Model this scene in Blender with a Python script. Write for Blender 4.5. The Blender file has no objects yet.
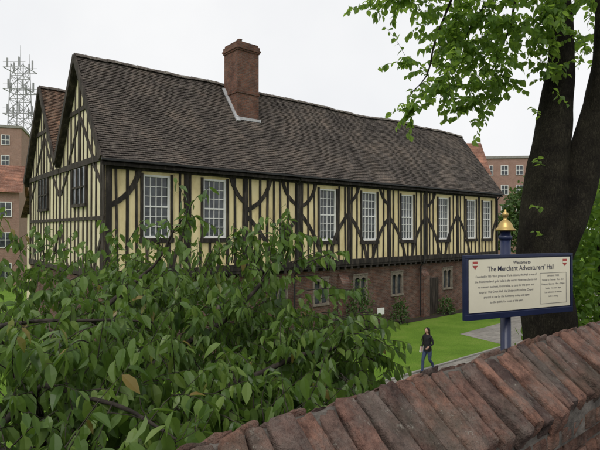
import bpy, bmesh, math, random
import numpy as np
from mathutils import Vector, Matrix, noise
random.seed(7); rng=np.random.default_rng(11)
scene=bpy.context.scene
COL=scene.collection
# ------------------------------------------------------------------ helpers
def link(o,parent=None):
    COL.objects.link(o)
    if parent: o.parent=parent
    return o
def empty(name,loc=(0,0,0),rz=0):
    e=bpy.data.objects.new(name,None); e.location=loc; e.rotation_euler=(0,0,rz)
    e.empty_display_size=.3
    return link(e)
class MB:
    def __init__(s): s.v=[];s.f=[];s.uv=[]
    def face(s,pts,uv=None):
        i=len(s.v); s.v+= [tuple(p) for p in pts]; s.f.append(tuple(range(i,i+len(pts)))); s.uv.append(uv)
    def hexa(s,c):
        i=len(s.v); s.v+=[tuple(p) for p in c]
        for q in ((0,3,2,1),(4,5,6,7),(0,1,5,4),(1,2,6,5),(2,3,7,6),(3,0,4,7)):
            s.f.append(tuple(i+k for k in q)); s.uv.append(None)
    def box(s,x0,x1,y0,y1,z0,z1):
        s.hexa([(x0,y0,z0),(x1,y0,z0),(x1,y1,z0),(x0,y1,z0),(x0,y0,z1),(x1,y0,z1),(x1,y1,z1),(x0,y1,z1)])
    def beam(s,p0,p1,w,n,a,b):
        p0=Vector(p0);p1=Vector(p1);n=Vector(n).normalized();d=(p1-p0).normalized();sd=d.cross(n).normalized()*(w/2)
        s.hexa([p0-sd+n*a,p0+sd+n*a,p0+sd+n*b,p0-sd+n*b,p1-sd+n*a,p1+sd+n*a,p1+sd+n*b,p1-sd+n*b])
    def tube(s,pts,rad,k=8):
        n=len(pts); base=len(s.v); P=[Vector(p) for p in pts]
        for i in range(n):
            d=(P[min(i+1,n-1)]-P[max(i-1,0)]).normalized()
            a=d.cross(Vector((0.13,0.97,0.21))).normalized(); b=d.cross(a).normalized()
            for j in range(k):
                t=2*math.pi*j/k; s.v.append(tuple(P[i]+(a*math.cos(t)+b*math.sin(t))*rad[i]))
        for i in range(n-1):
            for j in range(k):
                j2=(j+1)%k
                s.f.append((base+i*k+j,base+i*k+j2,base+(i+1)*k+j2,base+(i+1)*k+j)); s.uv.append(None)
        s.f.append(tuple(base+(n-1)*k+j for j in range(k))); s.uv.append(None)
    def lathe(s,prof,c=(0,0,0),k=20):
        base=len(s.v)
        for r,z in prof:
            for j in range(k):
                t=2*math.pi*j/k; s.v.append((c[0]+r*math.cos(t),c[1]+r*math.sin(t),c[2]+z))
        for i in range(len(prof)-1):
            for j in range(k):
                j2=(j+1)%k
                s.f.append((base+i*k+j,base+i*k+j2,base+(i+1)*k+j2,base+(i+1)*k+j)); s.uv.append(None)
    def build(s,name,mat,parent=None,smooth=False,bevel=0):
        me=bpy.data.meshes.new(name); me.from_pydata(s.v,[],s.f); me.update()
        ul=me.uv_layers.new(name="UVMap")
        for p in me.polygons:
            u=s.uv[p.index]; n=p.normal
            for k,li in enumerate(p.loop_indices):
                if u: ul.data[li].uv=u[k]
                else:
                    c=me.vertices[me.loops[li].vertex_index].co
                    if abs(n.z)>.75: ul.data[li].uv=(c.x,c.y)
                    elif abs(n.x)>abs(n.y): ul.data[li].uv=(c.y,c.z)
                    else: ul.data[li].uv=(c.x,c.z)
        me.materials.append(mat)
        if smooth: me.polygons.foreach_set('use_smooth',[True]*len(me.polygons))
        o=link(bpy.data.objects.new(name,me),parent)
        if bevel:
            m=o.modifiers.new('b','BEVEL'); m.width=bevel; m.segments=2; m.limit_method='ANGLE'
        return o
def nm(name):
    m=bpy.data.materials.new(name); m.use_nodes=True; nt=m.node_tree
    return m,nt,nt.nodes['Principled BSDF']
def N(nt,t,**k):
    n=nt.nodes.new(t)
    for a,b in k.items(): setattr(n,a,b)
    return n
def ramp(nt,src,stops):
    r=N(nt,'ShaderNodeValToRGB'); e=r.color_ramp.elements
    e[0].position,e[0].color=stops[0][0],(*stops[0][1],1); e[1].position,e[1].color=stops[-1][0],(*stops[-1][1],1)
    for p,c in stops[1:-1]:
        x=e.new(p); x.color=(*c,1)
    nt.links.new(src,r.inputs[0]); return r
def noisen(nt,vec,scale,detail=4,rough=.6):
    n=N(nt,'ShaderNodeTexNoise'); n.inputs['Scale'].default_value=scale; n.inputs['Detail'].default_value=min(detail,5); n.inputs['Roughness'].default_value=rough
    nt.links.new(vec,n.inputs['Vector']); return n
def mixc(nt,mode,fac,a,b):
    m=N(nt,'ShaderNodeMix',data_type='RGBA',blend_type=mode)
    if isinstance(fac,(int,float)): m.inputs[0].default_value=fac
    else: nt.links.new(fac,m.inputs[0])
    for s,i in ((a,6),(b,7)):
        if isinstance(s,tuple): m.inputs[i].default_value=(*s,1)
        else: nt.links.new(s,m.inputs[i])
    return m.outputs[2]
def bump(nt,bs,h,st,dist=.02,prev=None):
    b=N(nt,'ShaderNodeBump'); b.inputs['Strength'].default_value=st; b.inputs['Distance'].default_value=dist
    nt.links.new(h,b.inputs['Height'])
    if prev: nt.links.new(prev,b.inputs['Normal'])
    nt.links.new(b.outputs[0],bs.inputs['Normal']); return b.outputs[0]
def mat_noise(name,cols,scale=3,rough=.85,bs=.3,bscale=40,stretch=(1,1,1),dist=.01,detail=5,spec=.3,metal=0):
    m,nt,b=nm(name); tc=N(nt,'ShaderNodeTexCoord'); mp=N(nt,'ShaderNodeMapping'); mp.inputs['Scale'].default_value=stretch
    nt.links.new(tc.outputs['Object'],mp.inputs[0]); n=noisen(nt,mp.outputs[0],scale,detail,.65)
    st=[(.3+.4*i/(len(cols)-1),c) for i,c in enumerate(cols)]
    r=ramp(nt,n.outputs[0],st); nt.links.new(r.outputs[0],b.inputs['Base Color'])
    b.inputs['Roughness'].default_value=rough; b.inputs['Specular IOR Level'].default_value=spec; b.inputs['Metallic'].default_value=metal
    if bs: n2=noisen(nt,mp.outputs[0],bscale,3); bump(nt,b,n2.outputs[0],bs,dist)
    return m
def mat_brick(name,c1,c2,mortar,w=.225,h=.075,mw=.009,dirt=(.35,.3,.27),dirtf=.6,bs=.5,off=.5):
    m,nt,b=nm(name); tc=N(nt,'ShaderNodeTexCoord'); uv=tc.outputs['UV']
    wn=noisen(nt,uv,3,2); sub=N(nt,'ShaderNodeVectorMath',operation='SCALE'); sub.inputs['Scale'].default_value=.02; nt.links.new(wn.outputs['Color'],sub.inputs[0])
    ad=N(nt,'ShaderNodeVectorMath',operation='ADD'); nt.links.new(uv,ad.inputs[0]); nt.links.new(sub.outputs[0],ad.inputs[1])
    t=N(nt,'ShaderNodeTexBrick'); t.offset=off; nt.links.new(ad.outputs[0],t.inputs['Vector'])
    t.inputs['Scale'].default_value=1; t.inputs['Brick Width'].default_value=w; t.inputs['Row Height'].default_value=h; t.inputs['Mortar Size'].default_value=mw; t.inputs['Mortar Smooth'].default_value=.3
    t.inputs['Color1'].default_value=(*c1,1); t.inputs['Color2'].default_value=(*c2,1); t.inputs['Mortar'].default_value=(*mortar,1)
    n=noisen(nt,uv,1.3,5,.7); r=ramp(nt,n.outputs[0],[(.3,dirt),(.62,(1,1,1))])
    c=mixc(nt,'MULTIPLY',dirtf,t.outputs[0],r.outputs[0])
    n3=noisen(nt,uv,22,3,.7); r3=ramp(nt,n3.outputs[0],[(.3,(.65,.65,.65)),(.7,(1.25,1.2,1.15))]); c=mixc(nt,'MULTIPLY',.8,c,r3.outputs[0])
    nt.links.new(c,b.inputs['Base Color']); b.inputs['Roughness'].default_value=.9; b.inputs['Specular IOR Level'].default_value=.2
    inv=N(nt,'ShaderNodeMath',operation='SUBTRACT'); inv.inputs[0].default_value=1; nt.links.new(t.outputs['Fac'],inv.inputs[1])
    p=bump(nt,b,inv.outputs[0],bs,.01); bump(nt,b,n3.outputs[0],.35,.01,p)
    return m
# ------------------------------------------------------------------ materials
M_plaster=mat_noise('limewash_plaster',[(.52,.41,.20),(.73,.61,.34),(.80,.69,.42)],1.3,.9,.25,30,(1,1,.45))
M_plaster2=mat_noise('pale_limewash_plaster',[(.44,.38,.24),(.65,.58,.39),(.73,.67,.47)],1.4,.9,.25,30,(1,1,.5))
M_timber=mat_noise('old_oak_timber',[(.010,.008,.007),(.022,.018,.015),(.075,.062,.05)],6,.75,.5,25,(1,1,.2))
M_timber_g=mat_noise('weathered_oak_timber',[(.018,.014,.011),(.040,.032,.026),(.10,.08,.065)],6,.85,.5,25,(1,1,.2))
M_white=mat_noise('white_window_paint',[(.68,.68,.65),(.82,.82,.79)],5,.5,.05,30)
M_black=mat_noise('black_iron',[(.012,.012,.013),(.03,.03,.03)],8,.5,.1,30)
M_stone=mat_noise('weathered_stone',[(.10,.085,.07),(.20,.17,.135),(.28,.24,.19)],5,.9,.4,30)
M_edge=mat_noise('stone_edging',[(.2,.19,.17),(.32,.31,.28)],5,.9,.4,30)
M_lead=mat_noise('lead_flashing',[(.34,.34,.35),(.55,.55,.55)],6,.5,.2,20)
M_hallbrick=mat_brick('old_hall_brick',(.20,.10,.072),(.115,.068,.055),(.21,.185,.16),dirt=(.30,.28,.27),dirtf=.9)
M_chim=mat_brick('chimney_brick',(.23,.11,.075),(.13,.072,.055),(.17,.14,.12),dirt=(.36,.33,.32),dirtf=.9)
M_redbrick=mat_brick('red_town_brick',(.36,.21,.165),(.29,.17,.135),(.4,.34,.3),dirt=(.7,.65,.6))
def glass(name,c):
    m,nt,b=nm(name); tc=N(nt,'ShaderNodeTexCoord'); n=noisen(nt,tc.outputs['Object'],1.7,2)
    r=ramp(nt,n.outputs[0],[(.35,c),(.65,tuple(x*2.8 for x in c))]); nt.links.new(r.outputs[0],b.inputs['Base Color'])
    b.inputs['Roughness'].default_value=.08; n2=noisen(nt,tc.outputs['Object'],6,1); bump(nt,b,n2.outputs[0],.3,.015); return m
M_glass=glass('window_glass',(.03,.034,.038))
def mat_roof(name,base,alt,pale):
    m,nt,b=nm(name); tc=N(nt,'ShaderNodeTexCoord'); uv=tc.outputs['UV']
    t=N(nt,'ShaderNodeTexBrick'); t.offset=.5; nt.links.new(uv,t.inputs['Vector']); t.inputs['Scale'].default_value=1
    t.inputs['Brick Width'].default_value=.17; t.inputs['Row Height'].default_value=.11; t.inputs['Mortar Size'].default_value=.006; t.inputs['Bias'].default_value=-.1
    t.inputs['Color1'].default_value=(*base,1); t.inputs['Color2'].default_value=(*alt,1); t.inputs['Mortar'].default_value=(.018,.017,.016,1)
    n=noisen(nt,uv,.55,5,.72); r=ramp(nt,n.outputs[0],[(.32,(.50,.49,.50)),(.5,(.95,.93,.9)),(.68,(1.75,1.62,1.45))]); c=mixc(nt,'MULTIPLY',1,t.outputs[0],r.outputs[0])
    n2=noisen(nt,uv,5,5,.85); r2=ramp(nt,n2.outputs[0],[(.50,(0,0,0)),(.66,(.85,.85,.85))]); c=mixc(nt,'MIX',r2.outputs[0],c,pale)
    n4=noisen(nt,uv,26,3,.7); r4=ramp(nt,n4.outputs[0],[(.3,(.55,.55,.55)),(.7,(1.45,1.4,1.35))]); c=mixc(nt,'MULTIPLY',.85,c,r4.outputs[0])
    nt.links.new(c,b.inputs['Base Color']); b.inputs['Roughness'].default_value=.9; b.inputs['Specular IOR Level'].default_value=.2
    inv=N(nt,'ShaderNodeMath',operation='SUBTRACT'); inv.inputs[0].default_value=1; nt.links.new(t.outputs['Fac'],inv.inputs[1])
    p=bump(nt,b,inv.outputs[0],.5,.012); bump(nt,b,n2.outputs[0],.5,.02,p); return m
M_roof=mat_roof('weathered_plain_tiles',(.078,.068,.063),(.118,.100,.090),(.185,.168,.142))
M_roof2=mat_roof('brown_plain_tiles',(.18,.11,.078),(.13,.088,.068),(.21,.17,.13))
M_redroof=mat_roof('red_pantiles',(.32,.165,.12),(.26,.135,.10),(.33,.23,.18))
def mat_leaf(name,stops,trans=.3,rough=.45,tcol=(.16,.30,.04),spec=.35):
    m,nt,b=nm(name); at=N(nt,'ShaderNodeAttribute'); at.attribute_name='leaf_tone'
    r=ramp(nt,at.outputs['Fac'],stops); geo=N(nt,'ShaderNodeNewGeometry')
    bk=N(nt,'ShaderNodeMath',operation='MULTIPLY'); bk.inputs[1].default_value=.5; nt.links.new(geo.outputs['Backfacing'],bk.inputs[0])
    c=mixc(nt,'MIX',bk.outputs[0],r.outputs[0],(.14,.20,.075))
    nt.links.new(c,b.inputs['Base Color']); b.inputs['Roughness'].default_value=rough; b.inputs['Specular IOR Level'].default_value=spec
    tr=N(nt,'ShaderNodeBsdfTranslucent'); tr.inputs[0].default_value=(*tcol,1)
    mx=N(nt,'ShaderNodeMixShader'); mx.inputs[0].default_value=trans
    nt.links.new(b.outputs[0],mx.inputs[1]); nt.links.new(tr.outputs[0],mx.inputs[2])
    nt.links.new(mx.outputs[0],nt.nodes['Material Output'].inputs[0])
    return m
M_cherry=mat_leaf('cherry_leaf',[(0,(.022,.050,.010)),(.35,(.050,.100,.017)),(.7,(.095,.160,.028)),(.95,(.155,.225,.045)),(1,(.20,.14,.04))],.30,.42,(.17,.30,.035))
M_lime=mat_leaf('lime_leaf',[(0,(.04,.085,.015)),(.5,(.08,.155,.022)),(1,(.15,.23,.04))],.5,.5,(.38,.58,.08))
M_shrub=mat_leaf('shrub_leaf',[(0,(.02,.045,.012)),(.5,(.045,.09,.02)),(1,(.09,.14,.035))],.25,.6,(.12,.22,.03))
def bark_mat():
    m,nt,b=nm('tree_bark'); tc=N(nt,'ShaderNodeTexCoord'); mp=N(nt,'ShaderNodeMapping'); mp.inputs['Scale'].default_value=(1,1,.2); nt.links.new(tc.outputs['Object'],mp.inputs[0])
    v=N(nt,'ShaderNodeTexVoronoi',feature='DISTANCE_TO_EDGE'); v.inputs['Scale'].default_value=22
    wn=noisen(nt,mp.outputs[0],7,5,.8); sc=N(nt,'ShaderNodeVectorMath',operation='SCALE'); sc.inputs['Scale'].default_value=.5; nt.links.new(wn.outputs['Color'],sc.inputs[0])
    ad=N(nt,'ShaderNodeVectorMath',operation='ADD'); nt.links.new(mp.outputs[0],ad.inputs[0]); nt.links.new(sc.outputs[0],ad.inputs[1]); nt.links.new(ad.outputs[0],v.inputs['Vector'])
    r=ramp(nt,v.outputs['Distance'],[(.0,(.012,.010,.009)),(.10,(.026,.022,.018)),(.4,(.055,.048,.038))])
    n=noisen(nt,tc.outputs['Object'],1.8,5,.75); r2=ramp(nt,n.outputs[0],[(.35,(.40,.40,.40)),(.65,(1.15,1.2,1.0))]); c=mixc(nt,'MULTIPLY',1,r.outputs[0],r2.outputs[0])
    nt.links.new(c,b.inputs['Base Color']); b.inputs['Roughness'].default_value=.95; b.inputs['Specular IOR Level'].default_value=.1
    p=bump(nt,b,r.outputs[0],.8,.06); bump(nt,b,wn.outputs[0],.9,.05,p); return m
M_bark=bark_mat()
M_bark2=mat_noise('cherry_bark',[(.012,.010,.008),(.035,.028,.022),(.065,.053,.043)],9,.85,.6,30,(1,1,1),.01)
def grass_mat():
    m,nt,b=nm('mown_grass'); tc=N(nt,'ShaderNodeTexCoord'); n=noisen(nt,tc.outputs['Object'],.45,5,.7); n2=noisen(nt,tc.outputs['Object'],18,5,.85)
    r=ramp(nt,n.outputs[0],[(.3,(.085,.165,.022)),(.52,(.125,.225,.030)),(.7,(.175,.255,.050))])
    r2=ramp(nt,n2.outputs[0],[(.32,(.45,.5,.45)),(.68,(1.5,1.42,1.25))]); c=mixc(nt,'MULTIPLY',.9,r.outputs[0],r2.outputs[0])
    nt.links.new(c,b.inputs['Base Color']); b.inputs['Roughness'].default_value=.95; b.inputs['Specular IOR Level'].default_value=.1
    bump(nt,b,n2.outputs[0],.7,.05); return m
M_grass=grass_mat()
M_path=mat_brick('stone_paving',(.30,.285,.26),(.24,.23,.21),(.14,.13,.11),.6,.45,.012,(.6,.6,.58),.6,.3)
M_asph=mat_noise('asphalt',[(.04,.04,.042),(.06,.06,.06)],4,.9,.5,120)
M_soil=mat_noise('garden_soil',[(.02,.016,.011),(.04,.032,.02)],4,.95,.8,20)
# ------------------------------------------------------------------ leaves
ST=[(0,0),(.18,.36),(.48,.5),(.78,.27),(1,0)]
def leafmesh(name,pos,dirs,nor,size,leaf_tone,mat,parent,wr=.5,droop=.25):
    pos=np.asarray(pos);d=np.asarray(dirs);d/=np.linalg.norm(d,axis=1)[:,None]+1e-9
    nr=np.asarray(nor); sd=np.cross(d,nr); sd/=np.linalg.norm(sd,axis=1)[:,None]+1e-9; nn=np.cross(sd,d)
    size=np.asarray(size)[:,None]; L=[]; n=len(pos); cur=(rng.random(n)[:,None]*1.4+.1)*droop
    fold=(rng.random(n)[:,None]*.5+.05)
    for t,w in ST:
        mid=pos+d*size*t-nn*size*cur*t*t
        if w==0: L.append(mid)
        else:
            for s in (-1,0,1): L.append(mid+sd*size*w*wr*s+nn*size*w*wr*fold*abs(s))
    V=np.stack(L,1).reshape(-1,3)
    F=[(0,2,1),(0,3,2),(1,2,5,4),(2,3,6,5),(4,5,8,7),(5,6,9,8),(7,8,10),(8,9,10)]
    faces=[]
    for i in range(n):
        o=i*11
        for f in F: faces.append(tuple(o+k for k in f))
    me=bpy.data.meshes.new(name); me.from_pydata(V.tolist(),[],faces); me.update()
    a=me.attributes.new('leaf_tone','FLOAT','POINT'); a.data.foreach_set('value',np.repeat(np.asarray(leaf_tone),11).astype(np.float32))
    me.materials.append(mat); return link(bpy.data.objects.new(name,me),parent)
class Fol:
    def __init__(s): s.p=[];s.d=[];s.n=[];s.s=[];s.r=[]
    def add(s,p,d,n,sz,r): s.p.append(p);s.d.append(d);s.n.append(n);s.s.append(sz);s.r.append(r)
    def build(s,name,mat,parent,wr=.5,droop=.25):
        return leafmesh(name,s.p,s.d,s.n,s.s,s.r,mat,parent,wr,droop)
def rv(): 
    v=rng.normal(size=3); return v/np.linalg.norm(v)
def twig(fol,mb,p,d,length,nl,sz,hang=1.0,grav=.5,rad=.006,tone=0.,k=4):
    p=np.array(p,float); d=np.array(d,float); d/=np.linalg.norm(d); n=6; step=length/n; pts=[p.copy()]; ds=[d.copy()]
    for i in range(n):
        d=d+np.array([0,0,-grav*step])+rng.normal(size=3)*.09; d/=np.linalg.norm(d); p=p+d*step; pts.append(p.copy()); ds.append(d.copy())
    mb.tube([tuple(q) for q in pts],[rad*(1-.75*i/n) for i in range(n+1)],k)
    for j in range(nl):
        t=(.12+.88*(j+.5)/nl)*n; i=min(int(t),n-1); q=pts[i]+(pts[i+1]-pts[i])*(t-i)
        side=np.cross(ds[i],[0,0,1.]); side/=np.linalg.norm(side)+1e-6
        if j%2: side=-side
        ld=ds[i]*.45+side*.7+np.array([0,0,-hang*(.3+rng.random()*.9)])+rng.normal(size=3)*.28
        nr=np.array([0,0,1.])+rng.normal(size=3)*.45+side*.3
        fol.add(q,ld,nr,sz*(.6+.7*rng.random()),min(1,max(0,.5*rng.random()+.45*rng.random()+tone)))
def blobtwigs(fol,mb,c,r,n,length,nl,sz,hang=1,grav=.5,zmin=-.3,inner=.55,rad=.006,k=4,tone=0):
    c=np.array(c);r=np.array(r); i=0
    while i<n:
        u=rv()
        if u[2]<zmin: continue
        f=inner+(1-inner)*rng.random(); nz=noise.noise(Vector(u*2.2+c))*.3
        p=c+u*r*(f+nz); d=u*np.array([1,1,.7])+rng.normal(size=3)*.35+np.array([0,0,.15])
        twig(fol,mb,p-d*length*.4,d,length*(.6+.7*rng.random()),nl,sz,hang,grav,rad,(f-.8)*.5+u[2]*.08+tone+nz*.5,k); i+=1  # leaf tone: darker deep in the blob, lighter outward and upward
def shrubmass(fol,c,r,n,sz,lump=.3):
    c=np.array(c);r=np.array(r)
    for i in range(n):
        u=rv(); u[2]=abs(u[2])*1.0-.25*rng.random()
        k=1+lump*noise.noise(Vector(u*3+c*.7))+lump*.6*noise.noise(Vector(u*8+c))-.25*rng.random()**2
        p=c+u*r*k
        t=.35+1.2*(k-1)+.3*(rng.random()-.3)+.2*u[2]  # partly random tone, darker in the hollows, lighter on bulges and upward
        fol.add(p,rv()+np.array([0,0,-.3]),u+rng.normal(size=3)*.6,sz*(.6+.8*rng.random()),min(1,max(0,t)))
# ------------------------------------------------------------------ frame shared by hall and boundary wall
ANG=math.atan2(.640,.768)
U=Vector((.768,.640,0)); Vv=Vector((-.640,.768,0))
# ------------------------------------------------------------------ HALL
hall=empty('timber_framed_hall',(-7.14,18.3,0),ANG)
L=27.8; ZB=3.5; ZE=7.95; RZ=12.55
wins=[(1.99,1.12,4.98,7.45),(4.58,1.12,4.95,7.45),(11.13,1.18,4.75,7.38),(14.23,1.2,4.72,7.38),(17.53,1.15,4.72,7.38),(21.2,1.18,4.7,7.35),(24.4,1.15,4.7,7.35),(26.4,1.15,4.7,7.35)]
pl=MB(); x=0
for xc,w,z0,z1 in wins:
    a,b=xc-w/2,xc+w/2
    pl.box(x,a,0,.16,ZB,8.1); pl.box(a,b,0,.16,ZB,z0); pl.box(a,b,0,.16,z1,8.1); x=b
pl.box(x,L,0,.16,ZB,8.1)
pl.box(L-.15,L,.16,12,ZB,8.1); pl.box(0,L,11.84,12,0,8.1)
pl.build('facade_plaster',M_plaster,hall)
fr=MB(); gl=MB(); tm=MB()
def jt(): return random.uniform(-.004,.004)
for xc,w,z0,z1 in wins:
    a,b=xc-w/2,xc+w/2
    for (p,q,r_,s_) in ((a,a+.085,z0,z1),(b-.085,b,z0,z1),(a+.085,b-.085,z0,z0+.1),(a+.085,b-.085,z1-.08,z1)): fr.box(p,q,.01,.12,r_,s_)
    zm=(z0+z1)/2; fr.box(a+.085,b-.085,.045,.11,zm-.03,zm+.03)
    for i in range(1,4): xx=a+.085+(w-.17)*i/4; fr.box(xx-.015,xx+.015,.052,.1,z0+.1,z1-.08)
    for k in range(2):
        za=z0+.1 if k==0 else zm+.03; zb=zm-.03 if k==0 else z1-.08
        for i in range(1,3): zz=za+(zb-za)*i/3; fr.box(a+.085,b-.085,.056,.098,zz-.014,zz+.014)
    gl.box(a+.03,b-.03,.085,.13,z0+.03,z1-.03)
    tm.box(a-.11,a-.002,-.06+jt(),.03,z0-.1,z1+.05); tm.box(b+.002,b+.11,-.06+jt(),.03,z0-.1,z1+.05)
    tm.box(a-.15,b+.15,-.085+jt(),.03,z0-.18,z0-.002)
fr.build('sash_windows',M_white,hall); gl.build('window_panes',M_glass,hall)
def hits(s0,s1):
    for xc,w,z0,z1 in wins:
        if s1>xc-w/2-.12 and s0<xc+w/2+.12: return (z0,z1)
    return None
nY=(0,-1,0)
s=.42
while s<L-.25:
    w=random.uniform(.085,.135); h=hits(s-w/2,s+w/2); tl=random.uniform(-.05,.05); d=.03+random.uniform(0,.008)
    if h: tm.beam((s,0,ZB+.2),(s+tl*.3,0,h[0]-.12),w,nY,-.02,d)
    else:
        mx_=s+tl*.5+random.uniform(-.02,.02)
        tm.beam((s,0,ZB+.2),(mx_,0,5.7),w,nY,-.02,d); tm.beam((mx_,0,5.69),(s+tl,0,7.7),w*.97,nY,-.02,d+.001)
    s+=random.uniform(.37,.49)
posts=[.12,3.25,6.15,9.3,12.6,15.9,19.35,22.75,25.4,L-.14]
for i,p in enumerate(posts):
    w=.22 if i in(0,9) else random.uniform(.18,.24)
    if i==8: w=.2
    tm.beam((p,0,ZB),(p+random.uniform(-.02,.02),0,7.9),w,nY,-.02,.055+jt())
def brace(p0,p1,bow,w,d):
    p0=Vector(p0);p1=Vector(p1); m=9; dd=(p1-p0); sd=Vector((-dd.z,0,dd.x)).normalized()
    P=[p0+dd*(i/m)+sd*bow*4*(i/m)*(1-i/m) for i in range(m+1)]
    for i in range(m): tm.beam(P[i]-(P[i+1]-P[i])*.06,P[i+1]+(P[i+1]-P[i])*.06,w*random.uniform(.96,1.04),nY,-.02,d+.0012*i)
for p in posts[3:-1]:
    if p>25: continue
    z_=6.1+random.uniform(-.12,.12)
    brace((p-.05,0,z_),(p-1.4,0,3.75),-.2,.18,.044); brace((p+.05,0,z_),(p+1.4,0,3.75),.2,.18,.044)
brace((6.2,0,5.9),(7.7,0,3.75),.2,.18,.044); brace((6.1,0,6.5),(5.35,0,7.72),.14,.17,.044)
brace((.15,0,6.2),(1.28,0,7.65),-.24,.19,.047); brace((6.25,0,6.2),(7.5,0,7.65),-.26,.18,.046); brace((27.6,0,6.0),(27.1,0,4.6),-.1,.15,.044)
brace((9.3,0,6.4),(8.2,0,7.65),.22,.16,.046); brace((9.3,0,6.4),(10.3,0,7.65),-.22,.16,.046)
brace((12.6,0,6.7),(13.4,0,7.65),-.15,.15,.046); brace((15.9,0,6.7),(15.1,0,7.65),.15,.15,.046); brace((19.35,0,6.7),(20.3,0,7.65),-.16,.15,.046); brace((3.25,0,5.4),(2.65,0,3.75),-.1,.16,.044)
for i in range(9):
    a,b=posts[i],posts[i+1]
    tm.beam((a,0,7.68),(b,0,7.68+jt()),.22,nY,-.02,.066+jt()); tm.beam((a-.1,0,3.64+jt()*3),(b+.1,0,3.64+jt()*3),.26,nY,-.06,.075+jt())
tm.box(-.02,L,-.04,.3,3.38,3.5)
s=.3
while s<L: tm.box(s,s+.14,-.02,.32,3.24,3.379); s+=.5
nX=(-1,0,0); gp=MB(); gt=MB()
gp.face([(0,0,ZB),(0,0,8.0),(0,3,12.4),(0,6,8.2),(0,9,12.4),(0,12,8.0),(0,12,ZB)])
gp.build('gable_plaster',M_plaster2,hall)
def top(y):
    yy=y if y<=6 else y-6
    return 12.4-abs(yy-3)*1.42
y=.42
while y<11.8:
    w=random.uniform(.10,.15); t=top(y)
    if t>8.35: gt.beam((0,y,8.1),(0,y+random.uniform(-.02,.02),t-.05),w,nX,-.02,.03+abs(jt()))
    inwin=(2.1<y<3.9) or (8.1<y<9.9)
    if inwin: gt.beam((0,y,3.7),(0,y,6.25),w,nX,-.02,.03+abs(jt()))
    else: gt.beam((0,y,3.7),(0,y+random.uniform(-.03,.03),7.9),w,nX,-.02,.03+abs(jt()))
    y+=random.uniform(.50,.64)
for yy in (.10,6,11.9): gt.beam((0,yy,3.4),(0,yy,8.0),.2,nX,-.02,.06+jt())
for k in (0,6):
    gt.beam((0,k+.05,8.0),(0,k+5.95,8.0),.24,nX,-.02,.085+k*.001); gt.beam((0,k+1.45,10.25),(0,k+4.55,10.25),.18,nX,-.02,.06+k*.001)
    gt.beam((0,k+3,8.1),(0,k+3,12.2),.2,nX,-.02,.07); gt.beam((0,k,5.75),(0,k+6,5.75),.14,nX,-.02,.055+k*.001); gt.beam((0,k,3.6),(0,k+6,3.6),.26,nX,-.02,.088+k*.001)
    gt.beam((0,k+.2,6.9),(0,k+1.3,7.9),.16,nX,-.02,.05); gt.beam((0,k+5.8,6.9),(0,k+4.7,7.9),.16,nX,-.02,.05)
    gt.beam((0,k+.2,5.2),(0,k+1.3,3.7),.16,nX,-.02,.05); gt.beam((0,k+5.8,5.2),(0,k+4.7,3.7),.16,nX,-.02,.05)
    gt.beam((0,k+1.3,8.1),(0,k+2.9,9.9),.15,nX,-.02,.05); gt.beam((0,k+4.7,8.1),(0,k+3.1,9.9),.15,nX,-.02,.05)
    for sgn in (-1,1):
        ey=k+3+sgn*3.3
        if (k==0 and sgn==1) or (k==6 and sgn==-1): ey=k+3+sgn*2.95
        gt.beam((-.27,ey,12.42-abs(ey-k-3)*1.373),(-.27,k+3,12.42+.02),.26,nX,-.03,.04+sgn*.003)
    for yy in (k+2.1,k+2.7,k+3.3,k+3.9): gt.beam((0,yy,6.3),(0,yy,7.85),.1,nX,-.02,.1+jt())
    gt.beam((0,k+2.05,6.3),(0,k+3.95,6.3),.12,nX,-.02,.115); gt.beam((0,k+2.05,7.05),(0,k+3.95,7.05),.07,nX,-.02,.095)
gt.build('gable_timbers',M_timber_g,hall); tm.build('facade_timbers',M_timber,hall)
gg=MB()
for k in (0,6): gg.box(-.045,.05,k+2.1,k+3.9,6.3,7.85)
gg.build('gable_window_panes',M_glass,hall)
# brick ground storey
bk=MB(); bw=[(2.5,1.0),(5.4,1.0),(8.2,1.0),(10.9,1.0),(13.8,1.0),(16.9,1.0),(22.0,1.0),(25.0,1.0)]
x=0; Y0=.26
for xc,w in bw:
    a,b=xc-w/2,xc+w/2
    bk.box(x,a,Y0,Y0+.4,0,3.24); bk.box(a,b,Y0,Y0+.4,0,1.55); bk.box(a,b,Y0,Y0+.4,2.85,3.24); x=b
bk.box(x,L,Y0,Y0+.4,0,3.24); bk.box(0,.4,Y0+.4,12,0,3.4); bk.box(L-.4,L,Y0+.4,12,0,3.4)
for s in (12.4,19.3,6.7,27.2):
    bk.box(s-.3,s+.3,-.1,Y0-.002,0,2.5); bk.hexa([(s-.3,-.1,2.5),(s+.3,-.1,2.5),(s+.3,Y0-.002,2.5),(s-.3,Y0-.002,2.5),(s-.3,Y0-.05,3.0),(s+.3,Y0-.05,3.0),(s+.3,Y0-.002,3.0),(s-.3,Y0-.002,3.0)])
bk.box(0,L,Y0-.06,Y0-.003,0,.45)
bk.build('brick_undercroft_wall',M_hallbrick,hall)
st=MB(); ug=MB()
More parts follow.
